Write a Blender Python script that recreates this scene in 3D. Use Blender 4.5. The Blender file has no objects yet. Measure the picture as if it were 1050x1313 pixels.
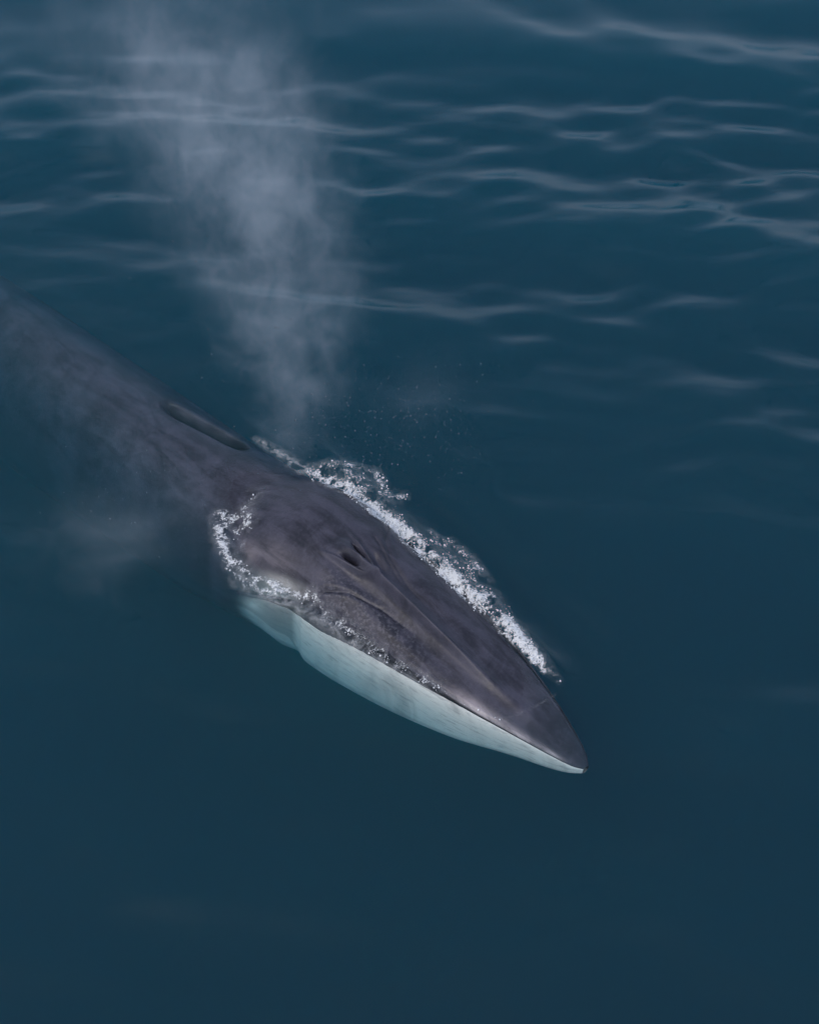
import bpy, math
import numpy as np
R = math.radians
rng = np.random.default_rng(7)
scene = bpy.context.scene
col = scene.collection

# ------------------------------------------------------------------ camera
FOC = 2147.0; PITCH = R(47); DIST = 19.5            # focal length in photo pixels, pitch below horizon, metres to the water
CAM = np.array([0, -DIST*math.cos(PITCH), DIST*math.sin(PITCH)])
cam_d = bpy.data.cameras.new('camera'); cam = bpy.data.objects.new('camera', cam_d); col.objects.link(cam)
cam.location = CAM; cam.rotation_euler = (math.pi/2-PITCH, 0, 0)
cam_d.sensor_fit = 'VERTICAL'; cam_d.angle = 2*math.atan(656.5/FOC)
cam_d.clip_end = 8000
scene.camera = cam

# ------------------------------------------------------------------ sky and sun
SUN_EL, SUN_AZ = R(52), R(222)                       # azimuth clockwise from +Y
w = bpy.data.worlds.new('World'); scene.world = w; w.use_nodes = True
nt = w.node_tree; bg = nt.nodes['Background']
sky = nt.nodes.new('ShaderNodeTexSky'); sky.sky_type = 'NISHITA'; sky.sun_disc = False
sky.sun_elevation = SUN_EL; sky.sun_rotation = SUN_AZ
sky.air_density = 1.0; sky.dust_density = 5.0; sky.ozone_density = 1.0
veil = nt.nodes.new('ShaderNodeMix'); veil.data_type = 'RGBA'; veil.inputs[0].default_value = .55   # thin even cloud over the whole sky
nt.links.new(sky.outputs[0], veil.inputs[6]); veil.inputs[7].default_value = (3.7, 4.4, 5.9, 1)
nt.links.new(veil.outputs[2], bg.inputs[0]); bg.inputs[1].default_value = 0.15
sl = bpy.data.lights.new('sun', 'SUN'); sun = bpy.data.objects.new('sun', sl); col.objects.link(sun)
sl.energy = .6; sl.angle = R(18); sl.color = (1, .96, .92)
sun.rotation_euler = (math.pi/2-SUN_EL, 0, -SUN_AZ+math.pi)
sun.location = (0, 0, 30)

scene.view_settings.view_transform = 'Standard'; scene.view_settings.look = 'None'
scene.view_settings.exposure = 0.08; scene.view_settings.gamma = 1.0
scene.render.engine = 'CYCLES'
cy = scene.cycles
cy.use_denoising = True; cy.max_bounces = 10; cy.volume_bounces = 2; cy.use_adaptive_sampling = True; cy.adaptive_threshold = .035; cy.transparent_max_bounces = 24
cy.volume_step_rate = 0.5; cy.volume_preview_step_rate = 0.35; cy.volume_max_steps = 96
cy.sample_clamp_indirect = 4

# ------------------------------------------------------------------ helpers
_f = np.array([0, math.cos(PITCH), -math.sin(PITCH)]); _u = np.array([0, math.sin(PITCH), math.cos(PITCH)]); _r = np.array([1., 0, 0])
def at(px, py, z):                                   # photo pixel to the point at height z
    d = _f*FOC + _r*(px-525) + _u*(656.5-py)
    return CAM + d*((z-CAM[2])/d[2])
TIP = at(752, 975, -.1)
AX = at(70, 440, -.3)-TIP; AX[2] = 0; AX /= np.linalg.norm(AX)      # from snout tip to tail
SD = np.array([AX[1], -AX[0], 0])                                   # towards the whale's left
def to_xy(s, t): return TIP[0]+s*AX[0]+t*SD[0], TIP[1]+s*AX[1]+t*SD[1]
def to_st(x, y):
    dx, dy = x-TIP[0], y-TIP[1]
    return dx*AX[0]+dy*AX[1], dx*SD[0]+dy*SD[1]
def stp(px, py, z=0.0):
    p = at(px, py, z); return to_st(p[0], p[1])
def curve(pts):                                      # monotone cubic through control points
    x = np.array([p[0] for p in pts], float); y = np.array([p[1] for p in pts], float)
    h = np.diff(x); d = np.diff(y)/h; m = np.zeros_like(x)
    m[0], m[-1] = d[0], d[-1]
    for i in range(1, len(x)-1):
        if d[i-1]*d[i] > 0:
            a, b = 2*h[i]+h[i-1], h[i]+2*h[i-1]; m[i] = (a+b)/(a/d[i-1]+b/d[i])
    def f(q):
        q = np.clip(np.asarray(q, float), x[0], x[-1]); i = np.clip(np.searchsorted(x, q)-1, 0, len(h)-1)
        u = (q-x[i])/h[i]
        return (y[i]*(1+2*u)*(1-u)**2 + h[i]*m[i]*u*(1-u)**2 + y[i+1]*u*u*(3-2*u) + h[i]*m[i+1]*u*u*(u-1))
    return f
def sstep(a, b, x):
    u = np.clip((x-a)/(b-a), 0, 1); return u*u*(3-2*u)
def gauss(x, s): return np.exp(-(x/s)**2)
def vnoise(x, y, seed):                              # smooth value noise in 2-D
    tab = np.random.default_rng(seed).random((256, 256))
    xi, yi = np.floor(x).astype(int), np.floor(y).astype(int); fx, fy = x-xi, y-yi
    fx, fy = fx*fx*(3-2*fx), fy*fy*(3-2*fy)
    g = lambda i, j: tab[i & 255, j & 255]
    return (g(xi, yi)*(1-fx)+g(xi+1, yi)*fx)*(1-fy)+(g(xi, yi+1)*(1-fx)+g(xi+1, yi+1)*fx)*fy
def fbm(x, y, seed, octv=4):
    a, s, tot = 1., 0., 0.
    for k in range(octv):
        s = s+a*vnoise(x*2**k+k*17.3, y*2**k-k*9.1, seed+k); tot += a; a *= .55
    return s/tot
def polydist(s, t, pts):                             # distance to a polyline and position along it (0..1)
    P = np.array(pts, float); best = np.full(np.shape(s), 1e9); par = np.zeros(np.shape(s))
    L = np.linalg.norm(np.diff(P, axis=0), axis=1); cum = np.concatenate([[0], np.cumsum(L)]); tot = cum[-1]
    for i in range(len(P)-1):
        a, d = P[i], P[i+1]-P[i]
        u = np.clip(((s-a[0])*d[0]+(t-a[1])*d[1])/(d@d), 0, 1)
        q = np.hypot(s-a[0]-u*d[0], t-a[1]-u*d[1]); k = q < best
        best = np.where(k, q, best); par = np.where(k, (cum[i]+u*L[i])/tot, par)
    return best, par
def mesh_obj(name, co, faces, mat, smooth=True, attrs=None, parent=None):
    me = bpy.data.meshes.new(name)
    co = np.asarray(co, np.float32); faces = np.asarray(faces, np.int32)
    n = faces.shape[1]
    me.vertices.add(len(co)); me.vertices.foreach_set('co', co.ravel())
    me.loops.add(faces.size); me.loops.foreach_set('vertex_index', faces.ravel())
    me.polygons.add(len(faces)); me.polygons.foreach_set('loop_start', np.arange(0, faces.size, n, dtype=np.int32))
    me.update(calc_edges=True)
    me.polygons.foreach_set('use_smooth', np.full(len(faces), smooth))
    for k, v in (attrs or {}).items():
        me.attributes.new(k, 'FLOAT', 'POINT').data.foreach_set('value', np.asarray(v, np.float32).ravel())
    me.materials.append(mat)
    o = bpy.data.objects.new(name, me); col.objects.link(o)
    if parent: o.parent = parent
    return o
def grid_faces(n, m, wrap=False):
    i, j = np.meshgrid(np.arange(n-1), np.arange(m if wrap else m-1), indexing='ij'); j2 = (j+1) % m
    return np.stack([i*m+j, (i+1)*m+j, (i+1)*m+j2, i*m+j2], -1).reshape(-1, 4)
class NT:                                            # short hand for node trees
    def __init__(s, name):
        s.m = bpy.data.materials.new(name); s.m.use_nodes = True; s.t = s.m.node_tree; s.t.nodes.clear()
        s.out = s.n('ShaderNodeOutputMaterial')
    def n(s, typ, ins=None, **kw):
        nd = s.t.nodes.new(typ)
        for k, v in kw.items(): setattr(nd, k, v)
        for k, v in (ins or {}).items(): s.set(nd.inputs[k], v)
        return nd
    def set(s, sock, v):
        if isinstance(v, bpy.types.NodeSocket): s.t.links.new(v, sock)
        elif isinstance(v, bpy.types.Node): s.t.links.new(v.outputs[0], sock)
        else: sock.default_value = v
    def math(s, op, a, b=0.0, c=0.0, clamp=False):
        nd = s.n('ShaderNodeMath', {0: a, 1: b, 2: c}, operation=op); nd.use_clamp = clamp; return nd.outputs[0]
    def ramp(s, v, a, b, lo=0.0, hi=1.0):
        nd = s.n('ShaderNodeMapRange', {0: v, 1: a, 2: b, 3: lo, 4: hi}, interpolation_type='SMOOTHSTEP'); return nd.outputs[0]
    def attr(s, name): return s.n('ShaderNodeAttribute', attribute_name=name).outputs['Fac']
    def mixc(s, f, a, b):
        nd = s.n('ShaderNodeMix', data_type='RGBA'); s.set(nd.inputs[0], f); s.set(nd.inputs[6], a); s.set(nd.inputs[7], b); return nd.outputs[2]
    def noise(s, vec, scale, detail=4, rough=.5, dist=0.0):
        return s.n('ShaderNodeTexNoise', {'Vector': vec, 'Scale': scale, 'Detail': detail, 'Roughness': rough, 'Distortion': dist}).outputs[0]
    def stretch(s, vec, sc, rot=0.0):
        return s.n('ShaderNodeMapping', {'Vector': vec, 'Scale': sc, 'Rotation': (0, 0, rot)}).outputs[0]

# whale outline along its length: back, lip width, lip height, jaw width, jaw height, keel
zt = curve([(0, -.22), (.12, -.165), (.4, -.095), (.8, -.015), (1.5, .12), (2.5, .27), (3.2, .36), (3.6, .42), (4.2, .41), (4.7, .27), (5.2, .08), (6, -.03), (8, -.15), (10, -.32), (13, -.85), (16, -1.7), (18.5, -2.2), (20, -2.45)])
wl = curve([(0, .03), (.1, .10), (.3, .18), (.8, .33), (1.7, .51), (2.6, .60), (3.5, .69), (4.2, .86), (5, .93), (6, .94), (8, .96), (10, .96), (13, .9), (16, .6), (18.5, .3), (20, .1)])
zl = curve([(0, -.23), (.3, -.16), (.8, -.085), (1.7, -.03), (2.6, -.01), (3.4, -.03), (3.9, -.16), (4.3, -.38), (5, -.75), (6, -1.0), (8, -1.4), (10, -1.7), (13, -1.8), (16, -2.1), (18.5, -2.4), (20, -2.5)])
wj = curve([(0, .05), (.1, .13), (.3, .22), (.6, .32), (1.45, .59), (2.5, .79), (3.2, .87), (3.45, .88), (3.66, .83), (3.95, .93), (4.2, .95), (4.6, .96), (5.2, .93), (6, .94), (8, .96), (10, .96), (13, .9), (16, .66), (18.5, .31), (20, .11)])
zj = curve([(0, -.28), (.6, -.33), (1.5, -.50), (2.5, -.64), (3.5, -.70), (4.2, -.58), (5, -.95), (6, -1.25), (8, -1.65), (10, -1.95), (13, -2.0), (16, -2.3), (18.5, -2.5), (20, -2.55)])
zb = curve([(0, -.31), (.3, -.5), (1, -.75), (2.5, -1.25), (4, -1.75), (6, -2.1), (8, -2.4), (10, -2.7), (13, -2.95), (16, -2.75), (18.5, -2.7), (20, -2.6)])

# ------------------------------------------------------------------ water surface shape
DIRS = []
for k in range(46):
    lam = 0.45*2**(rng.random()*2.3); th = rng.normal(0, .50)+.22
    DIRS.append((lam, th, rng.random()*6.28, (0.0046+.0024*rng.random())*lam**1.05/ (1+ (lam/4.5)**2)))
for k in range(9):
    lam = rng.uniform(2.4, 5.2)
    DIRS.append((lam, rng.normal(0, .22)+.12, rng.random()*6.28, .0058*lam))
def ambient(x, y):
    z = np.zeros(np.shape(x)); wx = x+.3*vnoise(x*.3+40, y*.3+40, 3); wy = y+.25*vnoise(x*.3+80, y*.3+11, 4)
    for lam, th, ph, a in DIRS:
        z = z+a*np.sin(2*math.pi/lam*(wx*math.sin(th)+wy*math.cos(th))+ph)
    patch = .55+.75*fbm(x*.16+30, y*.22+30, 21, 3)**1.2
    return z*patch
HOLLOW = [stp(205, 503), stp(235, 522), stp(270, 540), stp(318, 566)]
def water_h(x, y):
    s, t = to_st(x, y)
    near = np.exp(-(np.maximum(np.abs(t)-.8, 0)/1.2)**2)*sstep(-1.5, .5, s)*(1-sstep(10, 13, s))
    calm = (.60+.52*sstep(-3.5, 7.5, y+.35*x))*(1-.65*near)
    far = np.hypot(x, y); fade = np.exp(-(np.maximum(far-60, 0)/120))
    z = ambient(x, y)*calm*fade
    z = z+(.016*fbm(x*1.5+9, y*3.4+5, 33, 4)+.0016*fbm(x*9+9, y*12+5, 35, 2))*fade
    z = z+.012*(fbm(x*9, y*11, 37, 3)-.5)*gauss(s-5.15, .4)*gauss(t, .8)
    m = sstep(.2, 1.2, s)*(1-sstep(4.4, 6.2, s))
    tf = .34+.1*s
    z = z+.075*m*gauss(t-tf-.12, .15)-.035*m*gauss(t-tf-.5, .16)+.025*m*gauss(t-tf-.8, .12)-.012*m*gauss(t-tf-1.1, .12)+.010*m*gauss(t-tf-1.35, .12)     # bow wave on the whale's left
    z = z-.02*m*gauss(t+tf+.35, .25)
    e = np.where(s > .15, np.abs(t)-wl(np.clip(s, 0, 20)), np.hypot(s-.15, t)-.1)       # small rings pushed out by the head
    z = z+.0065*np.cos(2*math.pi*e/.13+2.5*vnoise(s*2+60, t*2+60, 5))*np.exp(-np.maximum(e, 0)/.22)*sstep(-.05, .03, e)*(1-sstep(4.6, 5.4, s))*sstep(-1.2, -.3, s)
    d, par = polydist(s, t, HOLLOW)
    k = sstep(0, .4, par)*(1-sstep(.75, 1.0, par))
    z = z-.06*gauss(d, .15)*k*sstep(5.4, 6.0, s)
    z = z+.045*gauss(t-.62, .15)*sstep(5.0, 5.5, s)*(1-sstep(5.9, 6.4, s))
    z = z+.05*gauss(t+.1, .8)*sstep(5.0, 6.0, s)*(1-sstep(8, 11, s))
    return z

def spaced(a, b, fine, outer):
    c = list(np.arange(a, b+fine/2, fine)); st = fine
    lo, hi = [], []; p = c[0]; st = fine
    while p > -outer: st *= 1.17; p -= st; lo.append(p)
    p = c[-1]; st = fine
    while p < outer: st *= 1.17; p += st; hi.append(p)
    return np.array(lo[::-1]+c+hi)
xs = spaced(-6.6, 5.8, .032, 2500); ys = spaced(-5.2, 8.5, .032, 2500)
X, Y = np.meshgrid(xs, ys, indexing='ij'); Z = water_h(X, Y)
NX, NY = X.shape
co = np.stack([X, Y, Z], -1).reshape(-1, 3)
top = grid_faces(NX, NY)
idx = np.arange(NX*NY).reshape(NX, NY)
loop = np.concatenate([idx[:-1, 0], idx[-1, :-1], idx[:0:-1, -1], idx[0, :0:-1]])
base = len(co); low = co[loop].copy(); low[:, 2] = -60
co = np.concatenate([co, low, [[0, 0, -60]]])
nl = len(loop); a = np.arange(nl); b = (a+1) % nl
wall = np.stack([loop[a], base+a, base+b, loop[b]], -1)
floor = np.stack([base+a, np.full(nl, base+nl), base+b, base+b], -1)[:, [0, 1, 2]]
me = bpy.data.meshes.new('water')
verts_f = [top, wall]
quads = np.concatenate(verts_f).astype(np.int32)
me.vertices.add(len(co)); me.vertices.foreach_set('co', co.astype(np.float32).ravel())
lv = np.concatenate([quads.ravel(), floor.ravel()]).astype(np.int32)
me.loops.add(len(lv)); me.loops.foreach_set('vertex_index', lv)
ls = np.concatenate([np.arange(len(quads))*4, len(quads)*4+np.arange(nl)*3]).astype(np.int32)
me.polygons.add(len(ls)); me.polygons.foreach_set('loop_start', ls)
me.update(calc_edges=True)
sm = np.zeros(len(ls), bool); sm[:len(top)] = True
me.polygons.foreach_set('use_smooth', sm)

g = NT('sea_water')
pos = g.n('ShaderNodeTexCoord').outputs['Object']
geo = g.n('ShaderNodeNewGeometry')                   # Schlick reflectance, the same from either side
cs = g.math('ABSOLUTE', g.n('ShaderNodeVectorMath', {0: geo.outputs['Normal'], 1: geo.outputs['Incoming']}, operation='DOT_PRODUCT').outputs['Value'])
fr = g.math('MULTIPLY_ADD', g.math('POWER', g.math('SUBTRACT', 1.0, cs, clamp=True), 5.0), .98, .02)
tr = g.n('ShaderNodeBsdfTransparent')
gl = g.n('ShaderNodeBsdfGlossy', {'Roughness': .16, 'Color': (1, 1, 1, 1)})
mx = g.n('ShaderNodeMixShader', {0: fr, 1: tr, 2: gl})
g.set(g.out.inputs['Surface'], mx)
SIG_S = (.015, .178, .200); SIG_A = (.60, .255, .165)
sc_ = g.n('ShaderNodeVolumeScatter', {'Color': tuple(x/max(SIG_S) for x in SIG_S)+(1,), 'Density': max(SIG_S), 'Anisotropy': .55})
ab_ = g.n('ShaderNodeVolumeAbsorption', {'Color': tuple(1-x for x in SIG_A)+(1,), 'Density': 1.0})
g.set(g.out.inputs['Volume'], g.n('ShaderNodeAddShader', {0: sc_, 1: ab_}))
me.materials.append(g.m)
water = bpy.data.objects.new('water', me); col.objects.link(water)
water['kind'] = 'structure'; water['label'] = 'calm dark teal sea water with soft ripples'; water['category'] = 'water'

# ------------------------------------------------------------------ whale
CREASE = [(3.62, .72), (3.50, .60), (3.38, .45), (3.15, .31), (2.75, .20), (2.3, .155)]
def top_detail(s, t):
    d, par = polydist(s, t, HOLLOW)                  # long hollow on the left of the back that holds deeper water
    dent = 1.0*np.clip(gauss(d, .062)*1.3, 0, 1)*sstep(0, .3, par)*(1-sstep(.8, 1., par))*sstep(5.6, 6, s)
    return -dent+head_relief(s, t+.10*sstep(0, 1.6, s)*(1-sstep(3.9, 4.6, s)))
def nostrils(s, t):                                  # two slits opening backwards
    t = t+.10*sstep(0, 1.6, s); at_ = np.abs(t)
    c = .042+.16*np.clip(s-3.24, 0, 1); kk = sstep(3.25, 3.33, s)*(1-sstep(3.42, 3.56, s))
    return kk*gauss(at_-c, .013*np.sqrt(kk)+.004)
def head_relief(s, t):                                # relief of rostrum and blowhole on the upper side
    at_ = np.abs(t)
    A = curve([(0, 0), (.35, 0), (.8, .018), (1.4, .045), (2.0, .09), (2.6, .125), (3.05, .14), (3.25, .09), (3.45, .02), (3.8, 0), (20, 0)])(s)
    sg = curve([(0, .10), (1, .07), (2, .040), (3, .038), (3.4, .06), (20, .1)])(s)
    z = A*gauss(t, sg)
    k = sstep(1.2, 2.6, s)*(1-sstep(3.4, 3.9, s))
    z = z-.055*k*gauss(at_-.17, .11)
    z = z+.05*gauss(s-3.5, .28)*gauss(t, .2)                                     # mound round the blowholes
    c = .042+.16*np.clip(s-3.24, 0, 1); kk = sstep(3.25, 3.33, s)*(1-sstep(3.42, 3.56, s))
    z = z-.12*kk*gauss(at_-c, .013*np.sqrt(kk)+.004)+.02*kk*gauss(t, .018)
    d, par = polydist(s, at_, [(3.0, .0), (3.2, .085), (3.42, .135), (3.62, .17), (3.8, .21)])     # rim and splash guard
    z = z+.050*gauss(d, .022)*(1-sstep(.6, 1., par))
    z = z-.035*gauss(s-3.72, .14)*gauss(t, .13)
    d, par = polydist(s, t, [(3.62, .40), (3.40, .36), (3.15, .27), (2.9, .19), (2.72, .15)])
    z = z-.018*gauss(d, .018)*(1-sstep(.6, 1., par))*sstep(0, .2, par)
    d, par = polydist(s, t, [(3.36, .22), (3.15, .15), (2.9, .10)])
    z = z-.028*gauss(d, .035)*(1-sstep(.5, 1., par))*sstep(0, .25, par)
    d, par = polydist(s, at_, CREASE)
    z = z-.030*gauss(d, .018)*(1-.9*par)*np.where(t < 0, 1, .5)+.012*gauss(d-.05, .03)*(1-par)
    z = z+.010*(fbm(s*1.6, t*3.2, 51, 3)-.5)*sstep(.3, 1.5, s)
    return z
NU, NA, NB = 150, 56, 44
ss = np.concatenate([np.linspace(0, .25, 24)[:-1]**1.0, np.linspace(.25, 7.9, 500)[:-1], np.linspace(7.9, 20, 110)])
ss[0] = 0.0
def half_ring(s, sign):                              # top centre, lip, jaw, keel for one side
    n = curve([(0, 2.0), (.5, 1.75), (2, 1.6), (3.2, 1.75), (4.6, 2.0), (20, 2.0)])(s)
    u = np.linspace(0, math.pi/2, NU); u = u-.12*np.sin(2*u)*0
    T = wl(s)*np.sin(u)**(2/n); Zt = zl(s)+(zt(s)-zl(s))*np.maximum(np.cos(u), 0)**(2/n)
    edge = 1-sstep(.9, 1.0, T/wl(s))
    Zt = Zt+top_detail(np.full(NU, s), sign*T)*edge
    lip = .012*gauss((T/wl(s)-.93), .06)*(1-sstep(3.2, 4, s))*sstep(.1, .5, s); Zt = Zt+lip
    # mouth line and lower jaw
    v = np.linspace(0, 1, NA+1)[1:]
    p0 = np.array([wl(s), zl(s)]); p1 = np.array([wj(s), zj(s)])
    head = 1-sstep(3.8, 4.8, s)
    dx, dz = p1-p0
    m0 = np.array([2.2*max(dx, .02), .25*abs(dz)])*head+np.array([0.0, 1.0*dz])*(1-head)
    m1 = np.array([0.0, 1.6*dz])
    h00, h10, h01, h11 = 2*v**3-3*v**2+1, v**3-2*v**2+v, -2*v**3+3*v**2, v**3-v**2
    Ta = h00*p0[0]+h10*m0[0]+h01*p1[0]+h11*m1[0]; Za = h00*p0[1]+h10*m0[1]+h01*p1[1]+h11*m1[1]
    gd = curve([(0, .006), (.4, .02), (1, .03), (2, .05), (2.6, .14), (3.3, .24), (3.6, .20), (4.0, .06), (4.5, 0), (20, 0)])(s)
    gw = curve([(0, .10), (1.5, .09), (2.4, .18), (3.3, .34), (4.5, .34), (20, .3)])(s)
    fr_ = np.clip((Ta-wl(s))/max(wj(s)-wl(s), .02), 0, 1)
    fs = curve([(0, .14), (1.2, .20), (2.0, .42), (2.8, .58), (3.3, .70), (3.7, .7), (4.5, .5), (20, .5)])(s)
    dip = gd*np.sin(np.clip(fr_/fs, 0, 1)*math.pi)**.8
    Za = Za-dip
    Za = Za+.05*gauss(s-4.05, .2)*gauss(v-.55, .3)-.12*gauss(s-3.64, .08)*sstep(.25, .7, v)
    Za = Za+.006*np.sin(v*62+2.5*np.sin(s*2.1))*sstep(.4, .7, v)*sstep(1.2, 2.6, s)*(1-sstep(3.5, 3.7, s))
    # throat
    q = np.linspace(0, math.pi/2, NB+1)[1:]
    Tb = wj(s)*np.cos(q)**(.95+1.15*(1-sstep(4.5, 6, s))); Zb = zj(s)+(zb(s)-zj(s))*np.sin(q)
    pl = .013*np.sin(q*40)*sstep(.5, 1.5, s)*(1-.85*sstep(4, 5, s))*sstep(.0, .25, q); Tb = Tb*(1+pl)
    T_, Z_ = np.concatenate([T, Ta, Tb]), np.concatenate([Zt, Za, Zb])
    # pigment: pale right jaw and belly
    if sign < 0:
        jaw = (1-sstep(4.25, 4.6, s))
        pa = np.concatenate([.55*gauss(s-3.98, .34)*sstep(.84, .97, T/wl(s)), jaw*((.42-.30*sstep(1.4, 2.4, s)*(1-sstep(3.5, 3.7, s)))*sstep(.02, .10, v)*(1-sstep(fs*.72, fs*.98, fr_))+sstep(fs*.72, fs*.98, fr_))*(1-.55*sstep(3.60, 3.72, s)*(1-gauss(s-4.2, .13)*gauss(v-.75, .22))), np.full(NB, jaw)])
    else:
        pa = np.zeros(NU+NA+NB)
    pa[NU+NA:] = np.maximum(pa[NU+NA:], sstep(.45, .9, q)*.9)
    # dark gape line
    dk = np.concatenate([sstep(.985, 1.0, T/wl(s))*.6, 1-sstep(.05, .10, v), np.zeros(NB)])*(1-sstep(2.6, 3.4, s))
    dk[:NU] = np.maximum(dk[:NU], sstep(.45, .95, nostrils(np.full(NU, s), sign*T)))
    # pale pigment and sheen painted into the colour along right lip and behind jaw
    if sign < 0:
        bl = np.concatenate([gauss(T/wl(s)-.97, .16)*sstep(.12, .35, s)*(1-sstep(1.2, 1.75, s))*1.1
             + .5*gauss(s-4.55, .16)*gauss(T-.80, .13)+.22*gauss(s-4.2, .3)*gauss(T-.62, .12), np.zeros(NA+NB)])
    else:
        bl = np.zeros(NU+NA+NB)
    return sign*T_, Z_, pa, dk, bl
C3, PA, DK, BL = [], [], [], []
for s in ss:
    Rr, Lr = half_ring(s, -1), half_ring(s, 1)
    pick = lambda i: np.concatenate([Rr[i], Lr[i][-2:0:-1]])
    t_, z_ = pick(0), pick(1)
    x_, y_ = to_xy(s, t_)
    C3.append(np.stack([x_, y_, z_], -1)); PA.append(pick(2)); DK.append(pick(3)); BL.append(pick(4))
NR = len(C3[0]); C3 = np.array(C3).reshape(-1, 3)
F4 = grid_faces(len(ss), NR, True)[:, ::-1]
SS = np.repeat(ss, NR); TT = to_st(C3[:, 0], C3[:, 1])[1]

g = NT('whale_skin')
sA, tA = g.attr('along'), g.attr('across')
uv = g.n('ShaderNodeCombineXYZ', {0: sA, 1: tA, 2: 0.0}).outputs[0]
pos = g.n('ShaderNodeTexCoord').outputs['Object']
st1 = g.noise(g.stretch(uv, (.8, 3.2, 1), .15), 2.2, 6, .6, .8)
st2 = g.noise(g.stretch(uv, (1.4, 1.1, 1)), 1.3, 5, .6, 1.2)
mot = g.noise(pos, 26, 3, .55)
fin = g.noise(pos, 140, 2, .5)
shade = g.math('ADD', g.math('MULTIPLY', st1, .55), g.math('MULTIPLY', st2, .55))
c0 = g.mixc(g.ramp(shade, .42, .72), (.013, .014, .023, 1), (.060, .059, .085, 1))
mzone = g.math('MULTIPLY', g.ramp(sA, 1.6, 2.6), g.math('MULTIPLY', g.ramp(sA, 3.7, 3.3), g.ramp(tA, -.16, -.40)))
c1 = g.mixc(g.math('MULTIPLY', g.ramp(mot, .45, .68), g.math('MULTIPLY_ADD', mzone, .5, .10)), c0, (.125, .124, .15, 1))
c1 = g.mixc(g.math('MULTIPLY', g.ramp(fin, .42, .7), .42), c1, (.020, .020, .026, 1))
c2 = g.mixc(g.math('MULTIPLY', g.attr('pale_sheen'), g.ramp(st1, .2, .7)), c1, (.42, .37, .38, 1))
pale = g.math('MULTIPLY', g.attr('pale'), g.math('MULTIPLY', g.ramp(g.noise(g.stretch(uv, (1.0, 5, 1), .1), 2.0, 4, .55, .5), .12, .55, .42, 1.0), g.ramp(g.noise(g.stretch(pos, (1.0, 1.0, 7), .1), 5.0, 3, .55, .5), .25, .5, .62, 1.0)))
c3 = g.mixc(pale, c2, (.60, .61, .58, 1))
c4 = g.mixc(g.attr('gape'), c3, (.012, .012, .016, 1))
bh = g.math('ADD', g.math('MULTIPLY', fin, .25), mot)
bmp = g.n('ShaderNodeBump', {'Height': bh, 'Strength': .4, 'Distance': .008}).outputs[0]
bs = g.n('ShaderNodeBsdfPrincipled', {'Base Color': c4, 'Roughness': g.ramp(st2, .3, .7, .30, .46), 'Normal': bmp, 'Specular IOR Level': .32})
g.set(g.out.inputs['Surface'], bs)
whale = mesh_obj('whale', C3, F4, g.m, True, {'along': SS, 'across': TT, 'pale': np.array(PA), 'gape': np.array(DK), 'pale_sheen': np.array(BL)})
whale['label'] = 'dark grey baleen whale surfacing with pale lower jaw under teal water'; whale['category'] = 'whale'

def whale_top(s, t):                                 # height of the upper skin, for foam that lies on it
    W = wl(s); n = curve([(0, 2.0), (.5, 1.75), (2, 1.6), (3.2, 1.75), (4.6, 2.0), (20, 2.0)])(s)
    r = np.clip(np.abs(t)/W, 0, 1)
    z = zl(s)+(zt(s)-zl(s))*np.maximum(1-r**n, 0)**(1/n)
    return np.where((np.abs(t) < W) & (s > 0), z, -9)

# ------------------------------------------------------------------ foam
def foam_material(name):
    g = NT(name)
    d = g.attr('foam'); pos = g.n('ShaderNodeTexCoord').outputs['Object']
    wv = g.n('ShaderNodeVectorMath', {0: pos, 1: g.n('ShaderNodeVectorMath', {0: g.n('ShaderNodeTexNoise', {'Vector': pos, 'Scale': 7.0, 'Detail': 3}).outputs['Color'], 1: (.14, .14, .14)}, operation='MULTIPLY').outputs[0]}, operation='ADD').outputs[0]
    nz = g.noise(pos, 30, 5, .62, .2)
    n5 = g.noise(wv, 5.5, 6, .60, .3)
    rd = g.math('SUBTRACT', 1.0, g.math('MULTIPLY', g.math('ABSOLUTE', g.math('SUBTRACT', n5, .5)), 5.5), clamp=True)
    vo2 = g.n('ShaderNodeTexVoronoi', {'Vector': wv, 'Scale': 26.0}, feature='DISTANCE_TO_EDGE').outputs['Distance']
    val = g.math('ADD', g.math('MULTIPLY', rd, .55), g.math('ADD', g.math('MULTIPLY', nz, .75), g.math('MULTIPLY', g.ramp(vo2, .22, .0), .16)))
    thr = g.math('SUBTRACT', 1.30, g.math('MULTIPLY', d, .78))
    a = g.n('ShaderNodeMapRange', {0: val, 1: thr, 2: g.math('ADD', thr, .42)}, interpolation_type='SMOOTHSTEP').outputs[0]
    a = g.math('MULTIPLY', a, g.ramp(d, .02, .2))
    fl = g.math('MULTIPLY', g.attr('film'), g.math('MULTIPLY', g.ramp(nz, .30, .66, .4, 1.0), g.ramp(rd, .25, 1.0, .05, 1.0)))
    a = g.math('MAXIMUM', a, fl)
    bmp = g.n('ShaderNodeBump', {'Height': val, 'Strength': .8, 'Distance': .03}).outputs[0]
    bs = g.n('ShaderNodeBsdfPrincipled', {'Base Color': (.80, .82, .84, 1), 'Roughness': .6, 'Normal': bmp, 'Specular IOR Level': .3})
    g.set(g.out.inputs['Surface'], g.n('ShaderNodeMixShader', {0: g.math('MULTIPLY', a, .93), 1: g.n('ShaderNodeBsdfTransparent'), 2: bs}))
    return g.m
foam_mat = foam_material('sea_foam')
def breakup(s, t):
    a = fbm(s*3.1+7, t*4.3+3, 61, 4); b = 1-np.abs(fbm(s*5+20, t*5+40, 71, 4)-.5)*6
    return np.clip(.25+1.15*a+.28*np.clip(b, -.5, 1), .15, 1.12)
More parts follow.
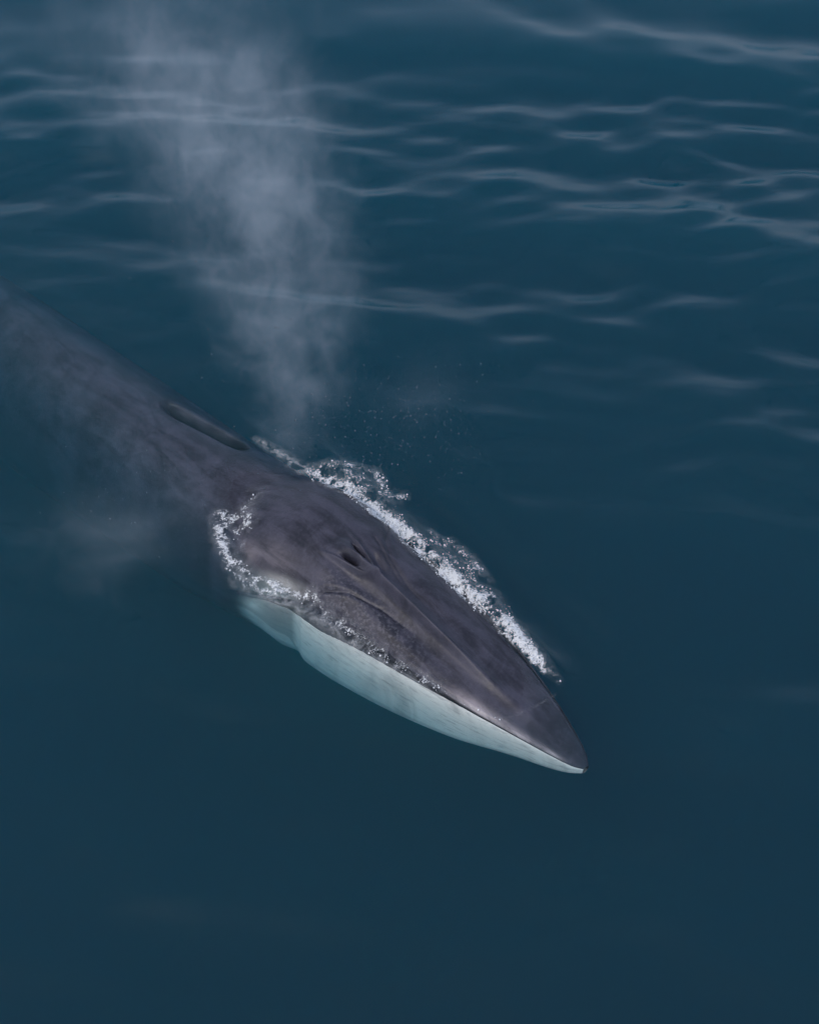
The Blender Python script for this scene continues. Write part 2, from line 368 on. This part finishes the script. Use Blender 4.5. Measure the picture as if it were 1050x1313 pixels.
def foam_density_far(s, t):                          # broken water along the whale's left side
    tf = np.where(s < 3.4, .22+.135*s, .68) - .0*s
    tf = curve([(0, .1), (.8, .36), (1.7, .56), (2.7, .62), (3.7, .66), (4.5, .66), (5.2, .60), (6, .5)])(s)
    e = t-tf
    band = curve([(.6, 0), (.9, .05), (1.3, .10), (2.0, .16), (3.0, .17), (3.8, .20), (4.5, .22), (5.1, .06), (5.5, .0)])(s)
    m = sstep(.75, 1.2, s)*(1-sstep(4.95, 5.4, s))
    d = (1-sstep(band*.25, band*1.35+.01, np.abs(e-.03)))*m*.95
    for pts, wd, st in [([stp(640, 790), stp(628, 765), stp(608, 755), stp(600, 770)], .10, .8),
                        ([stp(625, 745), stp(600, 715), stp(575, 695), stp(560, 705)], .08, .62),
                        ([stp(545, 680), stp(570, 695)], .05, .55),
                        ([stp(515, 635), stp(500, 640), stp(480, 605), stp(440, 600), stp(400, 603)], .085, .66),
                        ([stp(440, 618), stp(490, 640), stp(440, 612)], .2, .66), ([stp(600, 735), stp(560, 700), stp(630, 780)], .13, .56),
                        ([stp(690, 840), stp(715, 880)], .05, .4)]:
        q, _ = polydist(s, t, pts); d = np.maximum(d, st*gauss(q, wd))
    return d*breakup(s, t)
def foam_density_near(s, t):                         # broken water along the whale's right side
    d = np.zeros(np.shape(s))
    for pts, wd, st in [([stp(283, 660, .05), stp(284, 695), stp(300, 725), stp(325, 742), stp(362, 760)], .12, .98),
                        ([stp(283, 700), stp(310, 745), stp(345, 760)], .09, .85),
                        ([stp(362, 760), stp(385, 768), stp(400, 770), stp(408, 782)], .08, .8),
                        ([stp(285, 665, .1), stp(310, 655, .1), stp(316, 672, .1), stp(300, 680, .1)], .13, .74),
                        ([stp(313, 690, .1), stp(304, 703, .1), stp(296, 690, .1)], .035, .62),
                        ([stp(318, 655, .1), stp(330, 630, .1)], .14, .5),
                        ([stp(408, 782), stp(440, 805), stp(480, 835), stp(520, 860), stp(560, 883)], .10, .64),
                        ([stp(560, 883), stp(600, 905), stp(640, 924)], .025, .42), ([stp(640, 925), stp(678, 912), stp(712, 893)], .012, .36)]:
        q, _ = polydist(s, t, pts); d = np.maximum(d, st*gauss(q, wd))
    return d*breakup(s, t)
def film_far(s, t):
    q, par = polydist(s, t, [stp(320, 564), stp(350, 580), stp(388, 604)])
    return .42*gauss(q, .03+.05*par)*sstep(0, .25, par)+.38*np.clip(foam_density_far(s, t-.02)*1.1-.1, 0, 1)
def film_near(s, t):
    q, par = polydist(s, t, [stp(310, 745), stp(355, 768), stp(410, 795), stp(470, 838), stp(540, 880)])
    return .30*gauss(q, .11*(1-.6*par))*(1-sstep(.7, 1, par))+.38*np.clip(foam_density_near(s, t)-.1, 0, 1)
def foam_sheet(name, dens, s0, s1, t0, t1, step, label, film):
    S, T = np.meshgrid(np.arange(s0, s1, step), np.arange(t0, t1, step), indexing='ij')
    x, y = to_xy(S, T); D = dens(S, T)
    base = np.maximum(water_h(x, y), whale_top(S, T)+.004)
    lump = fbm(x*7, y*7, 81, 4); FL = film(S, T)
    z = base+.006+D*(.01+.07*np.maximum(lump-.38, 0))
    co = np.stack([x, y, z], -1).reshape(-1, 3); f = grid_faces(*S.shape)
    keep = (np.maximum(D, FL).ravel()[f] > .03).any(1); f = f[keep]
    used, inv = np.unique(f, return_inverse=True); f = inv.reshape(-1, 4)
    o = mesh_obj(name, co[used], f, foam_mat, True, {'foam': D.ravel()[used], 'film': FL.ravel()[used]})
    o['kind'] = 'stuff'; o['label'] = label; o['category'] = 'foam'
    return o
foam_sheet('sea_foam', foam_density_far, .5, 6.4, .1, 2.2, .016, 'white churned foam along the left side of the whale head', film_far)
foam_sheet('sea_foam', foam_density_near, .6, 5.9, -1.7, .4, .016, 'white lacy foam wrapping the whale right cheek and lip', film_near)

# small clots and flying drops of foam
ICO_V = []; ph = (1+5**.5)/2
for a_ in (-1, 1):
    for b_ in (-ph, ph): ICO_V += [(0, a_, b_), (a_, b_, 0), (b_, 0, a_)]
ICO_V = np.array(ICO_V, float); ICO_V /= np.linalg.norm(ICO_V[0])
ICO_F = []
for i in range(12):
    for j in range(i+1, 12):
        for k in range(j+1, 12):
            p, q, r = ICO_V[i], ICO_V[j], ICO_V[k]
            if max(np.linalg.norm(p-q), np.linalg.norm(q-r), np.linalg.norm(p-r)) < 1.1:
                ICO_F.append((i, j, k) if np.dot(np.cross(q-p, r-p), p) > 0 else (i, k, j))
ICO_F = np.array(ICO_F)
def blobs(name, P, rad, mat, label, cat, flat=1.0, jit=.35):
    n = len(P)
    v = ICO_V[None]*rad[:, None, None]*(1+jit*(rng.random((n, 12, 1))-.5)*2)
    v[..., 2] *= flat
    v = v+P[:, None, :]
    f = ICO_F[None]+(np.arange(n)*12)[:, None, None]
    o = mesh_obj(name, v.reshape(-1, 3), f.reshape(-1, 3), mat, True)
    o['kind'] = 'stuff'; o['label'] = label; o['category'] = cat
    return o
g = NT('foam_clot')
bs = g.n('ShaderNodeBsdfPrincipled', {'Base Color': (.80, .82, .85, 1), 'Roughness': .55})
g.set(g.out.inputs['Surface'], bs); clot_mat = g.m
def scatter(dens, n, s0, s1, t0, t1, power):
    S = rng.uniform(s0, s1, n); T = rng.uniform(t0, t1, n); D = dens(S, T)
    x, y = to_xy(S, T)
    nz = fbm(x*9, y*9, 81, 4); rg = 1-np.abs(fbm(x*4+5, y*4+9, 91, 5)-.5)*8
    w_ = np.clip(D*1.3-.38, 0, 1)*sstep(.42, .66, nz*.5+.5*np.clip(rg, 0, 1)*.8+.22*np.clip(D-.5, 0, 1))
    k = rng.random(n) < w_**power
    S, T, D, x, y = S[k], T[k], D[k], x[k], y[k]
    z = np.maximum(water_h(x, y), whale_top(S, T))
    return np.stack([x, y, z], -1), D
P, D = scatter(foam_density_far, 70000, .7, 5.5, .2, 2.0, 1.0)
P[:, 2] += rng.exponential(.028, len(P))*(.3+D); rad = .002+.010*rng.random(len(P))**4
blobs('foam_clots', P, rad, clot_mat, 'white frothy clots thrown up along the left side of the whale head', 'foam')
P, D = scatter(foam_density_near, 70000, .7, 5.7, -1.6, .3, 1.0)
P[:, 2] += rng.exponential(.018, len(P))*(.3+D); rad = .002+.009*rng.random(len(P))**4
blobs('foam_clots', P, rad, clot_mat, 'white frothy clots heaped along the whale right cheek', 'foam')

# ------------------------------------------------------------------ blow
def mist(name, pts, radii, top_fade, dens, label, nscale, lo, hi, seed, squash=1.0):
    P = np.array(pts); zz = P[:, 2]
    cx, cy_ = np.polyfit(zz, P[:, 0], len(P)-1)[::-1], np.polyfit(zz, P[:, 1], len(P)-1)[::-1]
    rad = curve(list(zip(zz if len(radii) == len(zz) else np.linspace(zz[0], zz[-1], len(radii)), radii)))
    zs = np.linspace(zz[0], zz[-1], 22); th = np.linspace(0, 2*math.pi, 32, endpoint=False)
    ring = []
    for z in zs:
        X0 = sum(c*z**i for i, c in enumerate(cx)); Y0 = sum(c*z**i for i, c in enumerate(cy_)); r = float(rad(z))*1.05
        ring.append(np.stack([X0+r*np.cos(th), Y0+r*np.sin(th), np.full(32, z)], -1))
    ring = np.array(ring).reshape(-1, 3)
    f = grid_faces(22, 32, True)[:, ::-1]
    tri = np.concatenate([f[:, [0, 1, 2]], f[:, [0, 2, 3]]])
    a, b = np.arange(32), (np.arange(32)+1) % 32
    n0 = len(ring); ring = np.concatenate([ring, [ring[:32].mean(0), ring[-32:].mean(0)]])
    tri = np.concatenate([tri, np.stack([np.full(32, n0), b, a], -1), np.stack([np.full(32, n0+1), n0-32+a, n0-32+b], -1)])
    g = NT(name)
    pos = g.n('ShaderNodeTexCoord').outputs['Object']
    sep = g.n('ShaderNodeSeparateXYZ', {0: pos}); x, y, z = sep.outputs
    def poly(c):
        v = c[-1]
        for k in c[-2::-1]: v = g.math('MULTIPLY_ADD', v, z, float(k)) if not isinstance(v, float) else g.math('MULTIPLY_ADD', z, v, float(k))
        return v
    cx, cy_ = [float(c) for c in cx], [float(c) for c in cy_]
    X0, Y0 = poly(cx), poly(cy_)
    dx, dy = g.math('SUBTRACT', x, X0), g.math('SUBTRACT', y, Y0)
    d = g.math('SQRT', g.math('ADD', g.math('MULTIPLY', dx, dx), g.math('MULTIPLY', dy, dy)))
    rr = g.n('ShaderNodeFloatCurve', {'Value': g.n('ShaderNodeMapRange', {0: z, 1: float(zz[0]), 2: float(zz[-1])}).outputs[0], 'Factor': 1.0})
    cm = rr.mapping; cm.use_clip = False; cv = cm.curves[0]
    us = np.linspace(0, 1, 7); rm = max(radii); vals = rad(zz[0]+us*(zz[-1]-zz[0]))/rm
    cv.points[0].location = (0, float(vals[0])); cv.points[1].location = (1, float(vals[-1]))
    for u_, v_ in zip(us[1:-1], vals[1:-1]): cv.points.new(float(u_), float(v_))
    cm.update()
    q = g.math('DIVIDE', d, g.math('MULTIPLY', rr.outputs[0], rm))
    off = g.n('ShaderNodeVectorMath', {0: pos, 1: (seed, seed*.7, 0)}, operation='ADD').outputs[0]
    n1 = g.noise(g.stretch(off, (1, 1, .75)), nscale, 6, .72, .9)
    n2 = g.noise(off, nscale*.45, 2, .5, .3)
    val = g.math('ADD', g.math('MULTIPLY', n1, .65), g.math('MULTIPLY', n2, .35))
    val = g.math('SUBTRACT', val, g.math('MULTIPLY', g.math('POWER', q, 1.5), .20))
    dn = g.ramp(val, lo, hi)
    dn = g.math('MULTIPLY', dn, g.ramp(q, 1.0, .35))
    dn = g.math('MULTIPLY', dn, g.ramp(z, top_fade[3], top_fade[2]))
    dn = g.math('MULTIPLY', dn, g.ramp(z, top_fade[0], top_fade[1]))
    dn = g.math('MULTIPLY', dn, dens)
    vs = g.n('ShaderNodeVolumeScatter', {'Color': (.84, .91, 1, 1), 'Density': dn, 'Anisotropy': .2})
    g.set(g.out.inputs['Volume'], vs)
    o = mesh_obj(name, ring, tri, g.m, True)
    o['kind'] = 'stuff'; o['label'] = label; o['category'] = 'mist'
    return o
mist('blow_mist', [at(372, 600, .1), at(345, 300, 3.0), at(130, -70, 6.2)], [.32, .95, 1.4, 1.7, 2.05, 2.4], (.05, .2, 4.2, 6.2), .78,
     'tall wispy white breath plume rising beyond the whale back', 3.2, .34, .74, 3.0)
mist('blow_mist', [at(160, 715, .02), at(150, 690, .5), at(135, 660, 1.0)], [1.3, 1.6, 1.5, 1.2], (.0, .25, .3, 1.0), .42,
     'low thin mist drifting over the water by the whale right flank', 1.3, .36, .72, 9.0)
mist('blow_mist', [at(520, 545, .1), at(545, 500, .7), at(560, 470, 1.4)], [.7, 1.0, 1.0, .8], (.1, .3, .7, 1.4), .12,
     'faint spray haze hanging beside the churned foam', 1.5, .36, .72, 15.0)
# drops
n = 2000
px = np.concatenate([rng.normal(520, 75, 1500), rng.normal(330, 90, 350), rng.normal(150, 80, 150)])
py = np.concatenate([rng.normal(545, 38, 1500), rng.normal(400, 130, 350), rng.normal(650, 40, 150)])
P = np.array([at(a_, b_, z_) for a_, b_, z_ in zip(px, py, np.concatenate([rng.uniform(.1, .9, 1500), rng.uniform(.6, 2.5, 350), rng.uniform(.4, 1.0, 150)]))])
g = NT('spray_drop')
g.set(g.out.inputs['Surface'], g.n('ShaderNodeBsdfPrincipled', {'Base Color': (.10, .16, .2, 1), 'Roughness': .1}))
blobs('spray_drops', P, .0018+.007*rng.random(n)**6, g.m, 'scattered tiny spray drops flying above the water', 'spray', 1.0, .1)
